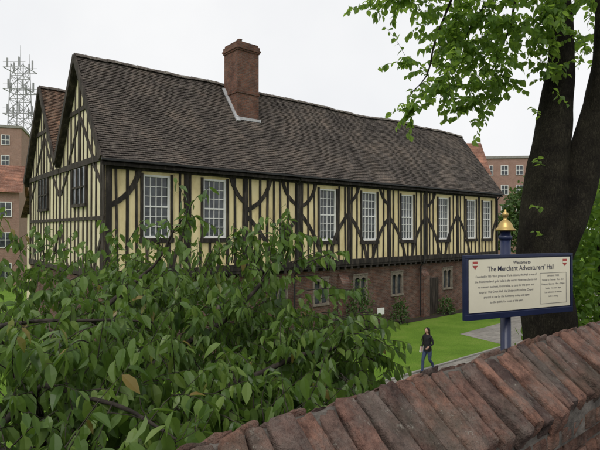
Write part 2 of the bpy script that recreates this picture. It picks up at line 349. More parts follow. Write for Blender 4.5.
for xc,w in bw:
    a,b=xc-w/2,xc+w/2
    st.box(a-.06,b+.06,Y0-.05,Y0+.1,1.44,1.56); st.box(a-.06,a+.06,Y0-.02,Y0+.1,1.562,2.85); st.box(b-.06,b+.06,Y0-.02,Y0+.1,1.562,2.85); st.box(xc-.045,xc+.045,Y0-.005,Y0+.1,1.562,2.8)
    for c in (xc-.24,xc+.24):
        for i in range(8):
            t0=math.pi*i/8;t1=math.pi*(i+1)/8; r=.2
            p=[(c+r*math.cos(t0),Y0-.012,2.5+r*math.sin(t0)),(c+r*math.cos(t1),Y0-.012,2.5+r*math.sin(t1))]
            st.face([p[0],(p[0][0],Y0-.012,2.86),(p[1][0],Y0-.012,2.86),p[1]])
    st.box(a-.06,b+.06,Y0-.05,Y0+.1,2.852,2.93)
    ug.box(a,b,Y0+.14,Y0+.2,1.56,2.85)
st.build('stone_window_surrounds',M_stone,hall); ug.build('undercroft_panes',M_glass,hall)
dr=MB(); dr.box(19.95,20.95,Y0-.04,Y0-.004,0,2.3)
for i in range(6): dr.box(19.97+i*.163,20.11+i*.163,Y0-.07,Y0-.041,.02,2.26)
dr.build('undercroft_door',M_timber_g,hall)
# roofs
def sag(x,y): return noise.noise(Vector((x*.22,y*.35,3.1)))*.15-.05+noise.noise(Vector((x*.9,y*.9,8.)))*.045
def roof_slope(mb,xa,xb,ye,ze,yr,zr,g=.11,step=.32,sg=1.):
    Ls=math.hypot(yr-ye,zr-ze); n=round(Ls/g); nx=int((xb-xa)/step); ny=-(zr-ze)/Ls*(1 if yr>ye else -1); nz=abs(yr-ye)/Ls
    base=len(mb.v)
    for i in range(n):
        for (t,o) in ((i/n,.030),((i+1)/n,.004)):
            for j in range(nx+1):
                x=xa+(xb-xa)*j/nx; oo=o+(random.uniform(-.009,.012) if o>.01 else 0)
                yy=ye+(yr-ye)*t; zz=ze+(zr-ze)*t; mb.v.append((x,yy+ny*oo,zz+nz*oo+sag(x,yy)*sg))
    W=nx+1
    def F(r0,r1,v0,v1):
        for j in range(nx):
            mb.f.append((base+r0*W+j,base+r0*W+j+1,base+r1*W+j+1,base+r1*W+j))
            x0=xa+(xb-xa)*j/nx;x1=xa+(xb-xa)*(j+1)/nx; mb.uv.append([(x0,v0),(x1,v0),(x1,v1),(x0,v1)])
    for i in range(n):
        F(2*i,2*i+1,i*g+.004,(i+1)*g+.003)
        if i<n-1: F(2*i+1,2*i+2,(i+1)*g+.003,(i+1)*g+.004)
XA,XB=-.27,L+.25
r1=MB(); roof_slope(r1,XA,XB,-.38,ZE-.04,3,RZ); roof_slope(r1,XA,XB,6,RZ-3*1.373,3,RZ); r1.build('near_roof_tiles',M_roof,hall)
r2=MB(); roof_slope(r2,XA,XB,6,RZ-3*1.373,9,RZ); roof_slope(r2,XA,XB,12.38,ZE-.04,9,RZ); r2.build('far_roof_tiles',M_roof2,hall)
un=MB()
for (ye,ze,yr) in ((-.34,ZE-.02,3),(6,8.43,3),(6,8.43,9),(12.34,ZE-.02,9)):
    zr=RZ
    un.hexa([(XA+.03,ye,ze-.28),(XB-.02,ye,ze-.28),(XB-.02,yr,zr-.40),(XA+.03,yr,zr-.40),(XA+.03,ye,ze-.18),(XB-.02,ye,ze-.18),(XB-.02,yr,zr-.22),(XA+.03,yr,zr-.22)])
un.build('roof_boarding',M_timber,hall)
rd=MB()
for yr in (3,9):
    x=XA
    while x<XB:
        x1=min(x+.44,XB); k=7
        P0=[];P1=[]
        dz=random.uniform(-.012,.012)
        for i in range(k):
            t=math.pi*i/(k-1); r=.15
            P0.append((x,yr+math.cos(t)*r,RZ-.04+math.sin(t)*r+sag(x,yr)+dz)); P1.append((x1-.015,yr+math.cos(t)*r*.95,RZ-.045+math.sin(t)*r*.95+sag(x1,yr)+dz))
        for i in range(k-1): rd.face([P0[i],P0[i+1],P1[i+1],P1[i]])
        rd.face(P0); rd.face(P1[::-1]); x=x1
M_ridge=mat_noise('ridge_tiles',[(.06,.05,.045),(.13,.11,.095),(.28,.26,.22)],4,.9,.4,30)
rd.build('ridge_tiles',M_ridge,hall)
gu=MB(); 
gu.beam((XA,-.43,ZE-.10),(XB,-.43,ZE-.10),.08,nY,-.04,.05)
for s in (9.05,19.0,27.65): 
    gu.tube([(s,-.42,ZE-.15),(s,-.12,ZE-.5),(s,-.12,3.3),(s,.12,3.1),(s,.14,.1)],[.045]*5,8)
gu.build('gutter_and_downpipes',M_black,hall)
# chimney
ch=MB(); cx,cy=7.35,2.2; 
def cb(hw,hd,z0,z1): ch.box(cx-hw,cx+hw,cy-hd,cy+hd,z0,z1)
cb(.62,.6,10.1,13.95); cb(.66,.64,13.95,14.03); cb(.70,.68,14.03,14.12); cb(.66,.64,14.12,14.28); cb(.6,.58,14.28,14.40); cb(.66,.64,11.9,11.98)
ch.build('chimney_stack',M_chim,hall)
po=MB(); po.lathe([(.13,0),(.15,.05),(.12,.1),(.11,.28),(.13,.31),(.09,.31)],(cx-.1,cy,14.40),14); po.build('chimney_pot',M_chim,hall,True)
fl=MB(); 
fl.beam((cx-.66,cy-.75,12.55-(3-cy+.75)*1.373+.06),(cx-.66,cy+.55,12.55-(3-cy-.55)*1.373+.08),.2,(0,-.81,.59),-.02,.05)
fl.beam((cx-.7,cy-.64,12.55-(3-cy+.64)*1.373+.08),(cx+.72,cy-.64,12.55-(3-cy+.64)*1.373+.08),.14,(0,-1,0),-.02,.035)
fl.build('chimney_flashing',M_lead,hall)
an=MB(); an.box(.3,6,12.02,14.4,0,6.2); an.build('annex_wall',M_plaster2,hall)
ar=MB(); roof_slope(ar,0,6.2,14.7,6.0,12.05,7.9,sg=.3); ar.build('annex_roof_tiles',M_roof2,hall)
# ------------------------------------------------------------------ ground
g=MB(); g.face([(-600,-600,0),(600,-600,0),(600,700,0),(-600,700,0)]); g.build('ground',M_grass)
def strip(name,mat,pts,z):
    m=MB(); m.face([tuple(U*a+Vv*b+Vector((0,0,z))) for a,b in pts],[(a,b) for a,b in pts]); return m.build(name,mat)
strip('garden_path',M_path,[(-20,10.1),(60,10.1),(60,11.5),(-20,11.5)],.004)
strip('paved_court',M_path,[(22,11.503),(60,11.503),(60,16.8),(31,16.4),(27.2,14.6),(22.6,14.4)],.004)
strip('planting_bed',M_soil,[(-20,1.3),(19,1.3),(19,9.6),(-20,9.6)],.004)
strip('wall_foot_bed',M_soil,[(4,18.0),(36,18.0),(36,18.8),(4,18.8)],.004)
kb=MB()
for a in np.arange(-10,40,.9):
    c=[U*a+Vv*11.5,U*(a+.885)+Vv*11.5,U*(a+.885)+Vv*11.6,U*a+Vv*11.6]
    if a<21.5: kb.hexa([p for p in c]+[p+Vector((0,0,.06)) for p in c])
kb.build('path_edging',M_edge)
# ------------------------------------------------------------------ street terrace and boundary wall
DW=1.02; ZR=5.3-.469*DW
wall=empty('brick_boundary_wall',tuple(Vv*DW),ANG)
tr=MB(); tr.box(-30,60,-25,-.62,-.02,3.7); 
te=tr.build('street_pavement',M_asph); te.location=Vv*DW; te.rotation_euler=(0,0,ANG)
HW=.24; DZ=.175
def irr(mb,c,j=.004):
    mb.hexa([tuple(Vector(p)+Vector((random.uniform(-j,j),random.uniform(-j,j),random.uniform(-j,j)))) for p in c])
cp=MB(); s=-1.2
while s<11:
    w=random.uniform(.060,.082); a,b=s,s+w; th=.075
    for sg in (-1,1):
        ex=random.uniform(-.018,.016); up=random.uniform(-.010,.010)
        y0,z0=sg*(HW+ex),-DZ+up; y1,z1=sg*.006,.0+up+random.uniform(-.008,.005)
        sk=random.uniform(-.007,.007)
        c=[(a+sk,y0,z0),(b+sk,y0,z0),(b,y1,z1),(a,y1,z1)]
        lo=[(p[0],p[1]-sg*.035,p[2]-th) for p in c[:2]]+[(p[0],p[1],p[2]-th) for p in c[2:]]
        if sg==-1: irr(cp,lo+c,.005)
        else: irr(cp,[lo[1],lo[0],lo[3],lo[2]]+[c[1],c[0],c[3],c[2]],.005)
    s+=w+random.uniform(.007,.014)
def mat_oldbrick(name,stops,moss=.6,lich=.6):
    m,nt,b=nm(name); tc=N(nt,'ShaderNodeTexCoord'); ob=tc.outputs['Object']; geo=N(nt,'ShaderNodeNewGeometry')
    r=ramp(nt,geo.outputs['Random Per Island'],stops)
    n=noisen(nt,ob,14,5,.75); r1=ramp(nt,n.outputs[0],[(.34,(.30,.29,.30)),(.5,(.85,.83,.82)),(.68,(1.45,1.4,1.35))]); c=mixc(nt,'MULTIPLY',.95,r.outputs[0],r1.outputs[0])
    n2=noisen(nt,ob,5,5,.8); r2=ramp(nt,n2.outputs[0],[(.48,(0,0,0)),(.62,(1,1,1))]); f=N(nt,'ShaderNodeMath',operation='MULTIPLY'); f.inputs[1].default_value=lich; nt.links.new(r2.outputs[0],f.inputs[0])
    c=mixc(nt,'MIX',f.outputs[0],c,(.175,.145,.125))
    n3=noisen(nt,ob,2.6,5,.7); r3=ramp(nt,n3.outputs[0],[(.52,(0,0,0)),(.68,(1,1,1))]); f3=N(nt,'ShaderNodeMath',operation='MULTIPLY'); f3.inputs[1].default_value=moss; nt.links.new(r3.outputs[0],f3.inputs[0])
    c=mixc(nt,'MIX',f3.outputs[0],c,(.045,.043,.028))
    n5=noisen(nt,ob,30,4,.8); rv_=ramp(nt,n5.outputs[0],[(.60,(0,0,0)),(.68,(.8,.8,.8))])
    f4=N(nt,'ShaderNodeMath',operation='MULTIPLY'); nt.links.new(rv_.outputs[0],f4.inputs[0]); nt.links.new(r2.outputs[0],f4.inputs[1]); c=mixc(nt,'MIX',f4.outputs[0],c,(.33,.31,.26))
    nt.links.new(c,b.inputs['Base Color']); b.inputs['Roughness'].default_value=.93; b.inputs['Specular IOR Level'].default_value=.2
    nb=noisen(nt,ob,70,5,.8); p=bump(nt,b,nb.outputs[0],.9,.008); bump(nt,b,n.outputs[0],1.0,.025,p); return m
M_cop=mat_oldbrick('weathered_coping_brick',[(0,(.070,.048,.043)),(.25,(.18,.10,.078)),(.5,(.12,.082,.070)),(.75,(.23,.125,.092)),(1,(.10,.083,.075))])
M_wb=mat_oldbrick('weathered_wall_brick',[(0,(.10,.06,.048)),(.35,(.22,.11,.078)),(.7,(.16,.09,.068)),(1,(.26,.14,.10))],.4,.4)
M_mortar=mat_noise('lime_mortar',[(.04,.035,.03),(.10,.088,.076),(.16,.14,.122)],12,.95,.9,50)
DT=bpy.data.textures.new('brick_wear','CLOUDS'); DT.noise_scale=.04; DT.noise_depth=3
def wear(o,st=.016,lv=2):
    m=o.modifiers.new('b','BEVEL'); m.width=.010; m.segments=2
    m=o.modifiers.new('s','SUBSURF'); m.subdivision_type='SIMPLE'; m.levels=lv; m.render_levels=lv
    m=o.modifiers.new('d','DISPLACE'); m.texture=DT; m.strength=st; m.mid_level=.5; m.texture_coords='LOCAL'
    for p in o.data.polygons: p.use_smooth=True
wear(cp.build('coping_bricks',M_cop,wall),.02)
co=MB()
co.hexa([(-2.5,-HW+.05,-.30),(12,-HW+.05,-.30),(12,HW-.05,-.30),(-2.5,HW-.05,-.30),(-2.5,-.012,-.018),(12,-.012,-.018),(12,.012,-.018),(-2.5,.012,-.018)])
co.hexa([(-2.5,-HW+.035,-.33),(12,-HW+.035,-.33),(12,HW-.035,-.33),(-2.5,HW-.035,-.33),(-2.5,-HW+.035,-DZ-.035),(12,-HW+.035,-DZ-.035),(12,HW-.035,-DZ-.035),(-2.5,HW-.035,-DZ-.035)])
co.box(-30,60,-.165,.165,-5,-.33)
co.build('wall_core_mortar',M_mortar,wall)
fb=MB()
for r in range(14):
    z1=-DZ-.085-r*.078; z0=z1-.066; yf=-.21 if r==0 else -.178
    s=-.5+(.11 if r%2 else 0)
    while s<6:
        w=(.212 if r%2 else .1)*random.uniform(.96,1.03) if r else .1
        yy=yf+random.uniform(-.005,.005); irr(fb,[(s,yy,z0),(s+w,yy,z0),(s+w,-.1,z0),(s,-.1,z0),(s,yy,z1),(s+w,yy,z1),(s+w,-.1,z1),(s,-.1,z1)],.003); s+=w+.011
wear(fb.build('wall_face_bricks',M_wb,wall),.012,1)
wall.location=Vv*DW+Vector((0,0,ZR))
# ------------------------------------------------------------------ sign
sign=empty('information_sign',(1.543+.918*.715,4.72+.397*.715,0),math.radians(23.4))
M_navy=mat_noise('navy_paint',[(.008,.013,.045),(.014,.022,.065)],6,.4,.05,40,spec=.5)
M_cream=mat_noise('cream_sign_panel',[(.66,.62,.48),(.75,.71,.56)],2,.45,.03,30)
M_gold,ntg,bg=nm('gilded_metal'); bg.inputs['Base Color'].default_value=(.48,.34,.13,1); bg.inputs['Metallic'].default_value=.85; bg.inputs['Roughness'].default_value=.45
M_ink=mat_noise('sign_lettering',[(.02,.02,.05),(.03,.03,.06)],5,.5,0)
W2=.715; zt,zb=5.06,4.445
sb=MB(); sb.box(-W2,W2,-.02,.02,zb,zt); sb.box(-W2,W2,-.032,-.0202,zb,zb+.055); sb.box(-W2,W2,-.032,-.0202,zt-.03,zt); sb.box(-W2,-W2+.03,-.032,-.0202,zb+.056,zt-.031); sb.box(W2-.03,W2,-.032,-.0202,zb+.056,zt-.031)
sb.build('board_frame',M_navy,sign,bevel=.003)
pn=MB(); pn.box(-W2+.04,W2-.04,-.026,-.0205,zb+.068,zt-.04); pn.build('sign_panel',M_cream,sign)
px_=-.115; ps=MB(); ps.tube([(px_,.075,0),(px_,.075,5.30)],[.05,.05],16); ps.lathe([(.05,0),(.065,.01),(.065,.04),(.05,.05)],(px_,.075,5.20),16)
ps.box(px_-.07,px_+.07,.0205,.12,zb+.1,zb+.16); ps.box(px_-.07,px_+.07,.0205,.12,zt-.16,zt-.1); ps.build('post',M_navy,sign,True)
fi=MB(); fi.lathe([(.0,0),(.07,0),(.095,.008),(.098,.022),(.084,.034),(.072,.045),(.066,.07),(.05,.095),(.028,.112),(.018,.125),(.016,.14),(.026,.15),(.032,.168),(.028,.186),(.014,.198),(.008,.212),(0,.225)],(px_,.075,5.285),24); fi.build('gilded_finial',M_gold,sign,True)
def text(body,x,z,size,name,al='CENTER',off=.0):
    c=bpy.data.curves.new(name,'FONT'); c.body=body; c.size=size; c.align_x=al; c.offset=off; c.materials.append(M_ink)
    o=link(bpy.data.objects.new(name,c),sign); o.rotation_euler=(math.pi/2,0,0); o.location=(x,-.0275,z); return o
text("Welcome to",0,zt-.095,.045,'lettering_welcome',off=.0006)
text("The Merchant Adventurers' Hall",0,zt-.158,.068,'lettering_title',off=.0006)
ls=["Founded in 1357 by a group of York citizens, the Hall is one of","the finest medieval guild halls in the world. Here merchants met","to transact business, to socialise, to care for the poor and","to pray. The Great Hall, the Undercroft and the Chapel","are still in use by the Company today and open","to the public for most of the year."]
for i,l in enumerate(ls): text(l,-.2,zt-.215-i*.05,.031,'lettering_line_%d'%i)
for i,l in enumerate(["OPENING TIMES","Monday to Thursday   9am - 5pm","Friday and Saturday   9am - 3.30pm","Sunday   12 noon - 4pm","Last admission 30 minutes","before closing"]): text(l,.43,zt-.235-i*.042,.023,'lettering_hours_%d'%i)
M_red=mat_noise('heraldic_red',[(.35,.06,.05),(.4,.07,.06)],5,.5,0)
for k,xx in enumerate((-.60,.60)):
    sh=MB(); sh.face([(xx-.03,-.0275,zt-.06),(xx-.03,-.0275,zt-.105),(xx,-.0275,zt-.135),(xx+.03,-.0275,zt-.105),(xx+.03,-.0275,zt-.06)]); sh.build('shield_%d'%k,M_red,sign)
    s2=MB(); s2.box(xx-.03,xx+.03,-.0295,-.0276,zt-.1,zt-.083); s2.build('shield_bar_%d'%k,M_cream,sign)
ln=MB(); ln.box(.245,.62,-.0285,-.0265,zb+.105,zb+.107); ln.box(.245,.62,-.0285,-.0265,zt-.2,zt-.198); ln.box(.245,.247,-.0285,-.0265,zb+.108,zt-.201); ln.box(.618,.62,-.0285,-.0265,zb+.108,zt-.201); ln.build('table_rules',M_ink,sign)
# ------------------------------------------------------------------ CHERRY TREE
ctree=empty('cherry_tree',(0,0,0)); cf=Fol(); cb_=MB()
def limb(mb,pts,r0,r1,k=8,sub=4):
    P=[Vector(p) for p in pts]; out=[]
    for i in range(len(P)-1):
        a=P[max(i-1,0)];b=P[i];c=P[i+1];d=P[min(i+2,len(P)-1)]
        for j in range(sub):
            t=j/sub; out.append(.5*((2*b)+(c-a)*t+(2*a-5*b+4*c-d)*t*t+(3*b-a-3*c+d)*t**3))
    out.append(P[-1]); n=len(out)
    out=[q+Vector((noise.noise(q*2.1),noise.noise(q*2.1+Vector((9,0,0))),noise.noise(q*2.1+Vector((0,9,0)))))*.07 for q in out]
    rad=[(r0+(r1-r0)*(i/(n-1))**.7)*(1+.14*noise.noise(out[i]*4)) for i in range(n)]
    mb.tube(out,rad,k); return out
limb(cb_,[(-2.2,5.0,-.05),(-2.25,4.9,1.2),(-2.2,4.7,2.4),(-2.3,4.6,3.3)],.22,.15,12)
limbs=[[(-2.3,4.6,3.2),(-1.6,4.8,3.9),(-.8,5.0,4.4),(-.2,5.2,5.0),(-.08,5.2,5.3)],
[(-2.3,4.6,3.2),(-1.5,4.4,3.7),(-.7,4.3,3.9),(0,4.4,4.2),(.45,4.8,4.2),(.75,5.0,3.95)],
[(-2.3,4.6,3.2),(-2.9,5.0,4.0),(-3.6,5.5,4.5),(-4.6,6,4.8)],
[(-2.3,4.6,3.3),(-2.1,5.1,4.3),(-1.6,5.4,4.9),(-1.2,5.5,5.5)],
[(-2.3,4.6,3.2),(-2.0,3.8,4.0),(-1.6,3.3,4.25),(-1.0,3.0,4.2),(-.5,2.9,4.0)],
[(-2.3,4.6,3.2),(-1.3,4.0,3.4),(-.5,3.8,3.8),(.1,3.8,3.9)],
[(-2.0,3.8,4.0),(-1.8,3.0,4.1),(-1.3,2.4,4.1),(-.8,2.2,3.95)],
[(-2.9,5.0,4.0),(-2.6,4.3,4.5),(-1.9,4.0,4.6),(-1.2,4.1,4.55)]]
for i,l in enumerate(limbs):
    P=limb(cb_,l,.05 if i<4 else .035,.007,7)
    for q in P[len(P)//3::2]:
        for _ in range(3): twig(cf,cb_,q,Vector(rv())*.8+Vector((0,0,.35)),random.uniform(.3,.55),8,.12,1.5,.9,.005)
for c,r,n in (((-3.6,6.0,4.2),(2.5,1.5,1.0),320),((-1.3,5.6,4.05),(1.6,1.2,.98),290),((.15,5.0,3.65),(.78,1.1,.87),180),((-1.7,3.5,3.85),(1.4,.95,.88),310),((-.35,3.6,3.5),(.95,.8,.88),210),((-1.1,2.35,3.75),(.85,.5,.70),140)):
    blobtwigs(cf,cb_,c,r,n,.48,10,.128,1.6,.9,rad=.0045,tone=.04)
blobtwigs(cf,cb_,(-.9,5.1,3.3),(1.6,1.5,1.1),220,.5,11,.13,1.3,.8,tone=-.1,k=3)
for p,d,l in (((-1.25,5.4,5.05),(.05,.05,1),.45),((-1.45,5.5,5.0),(-.3,0,1),.4),((-1.05,5.4,4.95),(.4,0,.8),.4),((-.5,5.1,4.95),(.5,0,.7),.45),((-.2,5.1,5.05),(.3,0,.9),.34),((-.15,5.1,5.1),(-.3,0,.8),.32),((0,5.1,4.9),(.8,0,.25),.45),((-.5,5.2,4.95),(-.2,0,.8),.38),((-.1,5.1,4.9),(.5,0,.1),.45),((-.3,5.1,4.8),(.2,-.2,.6),.45),
 ((.3,4.8,4.4),(.9,0,.1),.6),((.5,4.8,4.3),(.8,.1,.0),.6),((.6,4.9,4.1),(.9,.1,-.1),.55),((.1,4.9,4.6),(.9,0,.2),.5),((.4,4.5,4.0),(.6,-.2,-.5),.6),((-1.9,5.4,5.0),(-.2,0,.7),.4),((-3,5.8,5.0),(-.2,0,.6),.4),((-.7,5.2,4.9),(.1,0,1),.4),((-.3,5,4.8),(.4,-.2,.8),.4)):
    for _ in range(3): twig(cf,cb_,np.array(p)+rng.normal(size=3)*.06,np.array(d)+rng.normal(size=3)*.18,l,9,.115,1.3,1.0,.006,.05)
cf.build('foliage',M_cherry,ctree,.47,.35); cb_.build('branches',M_bark2,ctree,True)
# ------------------------------------------------------------------ LIME TREE (right)
lt=empty('lime_tree',(0,0,0)); lb=MB(); lf=Fol()
def trunk(mb,pts,rads,k=20,seed=0):
    P=[Vector(p) for p in pts]; out=[];R=[]; sub=6
    for i in range(len(P)-1):
        a=P[max(i-1,0)];b=P[i];c=P[i+1];d=P[min(i+2,len(P)-1)]
        for j in range(sub):
            t=j/sub; out.append(.5*((2*b)+(c-a)*t+(2*a-5*b+4*c-d)*t*t+(3*b-a-3*c+d)*t**3)); R.append(rads[i]*(1-t)+rads[i+1]*t)
    out.append(P[-1]);R.append(rads[-1]); s0=len(mb.v); mb.tube(out,R,k)
    for i in range(s0,len(mb.v)):
        v=Vector(mb.v[i]); ci=(i-s0)//k; c=out[ci]; dr_=(v-c); f=1+.24*noise.noise(Vector((v.x*2.2,v.y*2.2,v.z*.6+seed)))+.12*noise.noise(Vector((v.x*7,v.y*7,v.z*1.6+seed)))
        mb.v[i]=tuple(c+dr_*f)
trunk(lb,[(3.75,7.6,-.05),(3.78,7.6,1.0),(3.74,7.55,3.4),(3.66,7.5,4.6),(3.66,7.5,5.5),(3.70,7.5,6.3),(3.84,7.5,7.1),(3.92,7.45,7.9),(3.84,7.4,8.8),(3.7,7.2,10.5),(3.4,7.0,12.2)],[.58,.44,.38,.35,.35,.31,.23,.19,.16,.14,.06],32)
trunk(lb,[(3.85,7.55,4.7),(4.04,7.5,5.5),(4.24,7.5,6.3),(4.48,7.5,7.2),(4.64,7.5,8.2),(4.82,7.6,9.4),(5.4,7.8,12)],[.2,.28,.24,.20,.18,.16,.07],28,5)
trunk(lb,[(4.36,7.45,6.6),(4.38,7.35,7.4),(4.42,7.3,8.3),(4.3,7.2,9.8)],[.1,.10,.09,.07],14,9)
Ls=[[(3.85,7.4,9.0),(3.2,7.2,9.3),(2.3,7.0,9.0),(1.6,6.9,8.9),(1.0,6.9,8.65)],[(3.85,7.4,8.8),(3.3,7.3,8.95),(2.7,7.2,8.6),(2.35,7.1,8.0),(2.15,7.1,7.4)],[(2.3,7.0,9.0),(2.0,7.0,8.2),(1.75,7.0,7.5),(1.55,7.0,7.15)],[(3.3,7.3,8.9),(3.0,7.3,8.1),(2.85,7.3,7.5)],[(4.7,7.5,9),(5.2,7.8,9.3),(6,8.5,9.3)],[(3.8,7.3,9.6),(3.3,6,10.2),(2.4,4.8,10.2)],[(5,7.6,10),(5.4,6.4,10.6),(5.4,5.2,10.6)]]
for l in Ls:
    P=limb(lb,l,.026,.005,6)
    for q in P[3::2]: twig(lf,lb,q,Vector(rv())*.8+Vector((0,0,-.1)),random.uniform(.25,.5),7,.095,.9,1.2,.004)
for c,r,n in (((2.75,7.2,8.45),(1.05,1.1,.74),175),((1.98,7.0,7.35),(.45,.5,.33),36),((2.5,7.2,7.2),(.34,.45,.38),30),((1.4,7,8.6),(.7,.6,.28),46),((1.55,7,7.02),(.24,.3,.16),13),((1.45,7,7.7),(.2,.3,.15),8),((2.95,7.3,7.5),(.3,.4,.32),24),((2.2,7.1,7.95),(.5,.5,.32),40),((3.4,6.9,8.3),(.4,.5,.5),48),((4.9,8.3,8.6),(.8,.9,.5),40),((3.5,7.0,7.7),(.25,.2,.5),16),((3.9,6.7,8.7),(.5,.3,.35),24),((2.6,7.1,7.7),(.45,.4,.28),24),((4.9,7.0,7.6),(.3,.3,.5),14)):
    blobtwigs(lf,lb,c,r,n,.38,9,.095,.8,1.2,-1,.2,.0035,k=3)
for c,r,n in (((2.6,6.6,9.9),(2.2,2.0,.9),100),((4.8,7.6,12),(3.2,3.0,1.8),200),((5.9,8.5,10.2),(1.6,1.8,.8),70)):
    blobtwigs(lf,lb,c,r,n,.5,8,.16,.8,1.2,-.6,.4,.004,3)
for z in (5.2,5.6,6.2,6.9): twig(lf,lb,(3.45,7.1,z),(-.6,-.5,.4),.3,7,.08,.6,.8,.004)
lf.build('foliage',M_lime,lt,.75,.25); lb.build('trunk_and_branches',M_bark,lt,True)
# ------------------------------------------------------------------ shrubs and background trees
def shrub(name,blobs,sz,mat=M_shrub):
    e=empty(name); f=Fol(); m=MB()
    for c,r,n in blobs:
        shrubmass(f,c,r,n,sz)
        m.tube([(c[0],c[1],0),(c[0]+.1,c[1],c[2]*.6),(c[0],c[1],c[2]+r[2]*.4)],[.12*r[0]**.5,.08*r[0]**.5,.02],6)
    f.build('foliage',mat,e,.6,.3); m.build('stems',M_bark,e,True); return e
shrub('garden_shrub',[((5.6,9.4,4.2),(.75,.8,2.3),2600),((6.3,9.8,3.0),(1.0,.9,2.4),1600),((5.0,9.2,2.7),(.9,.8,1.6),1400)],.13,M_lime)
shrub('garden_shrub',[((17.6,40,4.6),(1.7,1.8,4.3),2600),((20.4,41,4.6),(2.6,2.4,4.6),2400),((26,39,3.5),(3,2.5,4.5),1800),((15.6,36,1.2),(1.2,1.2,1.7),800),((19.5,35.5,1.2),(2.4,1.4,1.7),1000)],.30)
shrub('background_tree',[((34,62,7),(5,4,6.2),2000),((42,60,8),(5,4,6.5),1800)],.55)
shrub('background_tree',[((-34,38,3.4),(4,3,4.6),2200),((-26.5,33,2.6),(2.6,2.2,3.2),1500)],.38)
shrub('climbing_plant',[((3.1,26.2,.3),(.75,.5,2.4),900),((5.6,28.2,.3),(.5,.4,1.3),400),((9.2,31.5,.2),(.5,.4,1.0),350)],.13)
# ------------------------------------------------------------------ background buildings
def bbox_house(name,loc,rz,w,d,h,rh,wallm,roofm,rows,cols,flat=False,ww=.9,wh=1.3):
    e=empty(name,loc,rz); m=MB(); m.box(-w/2,w/2,0,d,0,h)
    if not flat:
        for xx in (-w/2,w/2): m.face([(xx,0,h),(xx,d,h),(xx,d/2,h+rh)])
    m.build('walls',wallm,e)
    r=MB()
    if flat: r.box(-w/2-.15,w/2+.15,-.15,d+.15,h,h+.35)
    else:
        roof_slope(r,-w/2-.3,w/2+.3,-.35,h-.15,d/2,h+rh+.1,.2,.8,0); roof_slope(r,-w/2-.3,w/2+.3,d+.35,h-.15,d/2,h+rh+.1,.2,.8,0)
    r.build('roof',M_edge if flat else roofm,e)
    f=MB();g_=MB()
    for i in range(rows):
        for j in range(cols):
            xc=-w/2+(j+.5)*w/cols; z=h-1.1-wh-i*2.9
            if z<.5: continue
            g_.box(xc-ww/2,xc+ww/2,-.03,.05,z,z+wh)
            for a,b,c,dd in ((xc-ww/2-.08,xc-ww/2,z-.08,z+wh+.08),(xc+ww/2,xc+ww/2+.08,z-.08,z+wh+.08),(xc-ww/2,xc+ww/2,z-.08,z),(xc-ww/2,xc+ww/2,z+wh,z+wh+.08),(xc-.03,xc+.03,z,z+wh)): f.box(a,b,-.07,.04,c,dd)
            f.box(xc-ww/2,xc+ww/2,-.065,.04,z+wh/2-.03,z+wh/2+.03)
    f.build('window_frames',M_white,e); g_.build('window_panes',M_glass,e); return e
bbox_house('brick_house',(18.0,60,0),math.radians(-4),9,8,12.0,4.3,M_redbrick,M_redroof,3,4)
bbox_house('brick_office_building',(31.4,74,0),math.radians(-6),8.6,10,15.9,0,M_redbrick,M_redroof,5,4,True)
bbox_house('brick_house',(-31,46,0),math.radians(25),9,8,9.0,2.8,M_redbrick,M_redroof,3,4)
bbox_house('brick_tower_block',(-43.6,70,0),math.radians(20),8,8,19.8,0,M_redbrick,M_redroof,6,2,True)
# lattice mast
mast=empty('lattice_mast',(-46,82,0)); mm=MB(); H=32.5
for sx in (-1,1):
    for sy in (-1,1): mm.tube([(sx*1.9,sy*1.9,0),(sx*1.0,sy*1.0,H)],[.09,.07],5)
z=0
while z<H-1:
    a=1.9-.9*z/H; b=1.9-.9*(z+1.9)/H
    for (p,q) in (((-1,-1),(1,-1)),((1,-1),(1,1)),((1,1),(-1,1)),((-1,1),(-1,-1))):
        mm.tube([(p[0]*a,p[1]*a,z),(q[0]*b,q[1]*b,min(z+1.9,H))],[.045,.045],4); mm.tube([(q[0]*a,q[1]*a,z),(p[0]*b,p[1]*b,min(z+1.9,H))],[.045,.045],4); mm.tube([(p[0]*a,p[1]*a,z),(q[0]*a,q[1]*a,z)],[.045,.045],4)
    z+=1.9
for z in (24,28,31.5):
    for s_ in (-1.8,1.8):
        mm.box(-1.8,1.8,s_-.05,s_+.05,z,z+.1); mm.box(s_-.05,s_+.05,-1.75,1.75,z+.002,z+.098); mm.box(-1.8,1.8,s_-.03,s_+.03,z+.9,z+.95)
    for t in range(5):
        an_=t*math.pi/2.5+z; mm.box(1.9*math.cos(an_)-.1,1.9*math.cos(an_)+.1,1.9*math.sin(an_)-.1,1.9*math.sin(an_)+.1,z+.2,z+1.7)
mm.tube([(0,0,H-1),(0,0,H+3.2)],[.06,.04],5); mm.tube([(1,1,H-1),(1,1,H+2)],[.05,.04],5)
M_galv=mat_noise('galvanised_steel',[(.25,.25,.26),(.36,.36,.37)],3,.6,.05,20); mm.build('mast_lattice',M_galv,mast)
# ------------------------------------------------------------------ small notice by the hall
nt_=empty('lawn_notice',(4.35,27.0,0),ANG*.6); q=MB(); q.box(-.22,.22,-.02,.02,.75,1.1); q.build('notice_panel',M_white,nt_,bevel=.005); q=MB(); q.tube([(-.18,.03,0),(-.18,.03,1.05)],[.02,.02],6); q.tube([(.18,.03,0),(.18,.03,1.05)],[.02,.02],6); q.build('notice_legs',M_black,nt_)
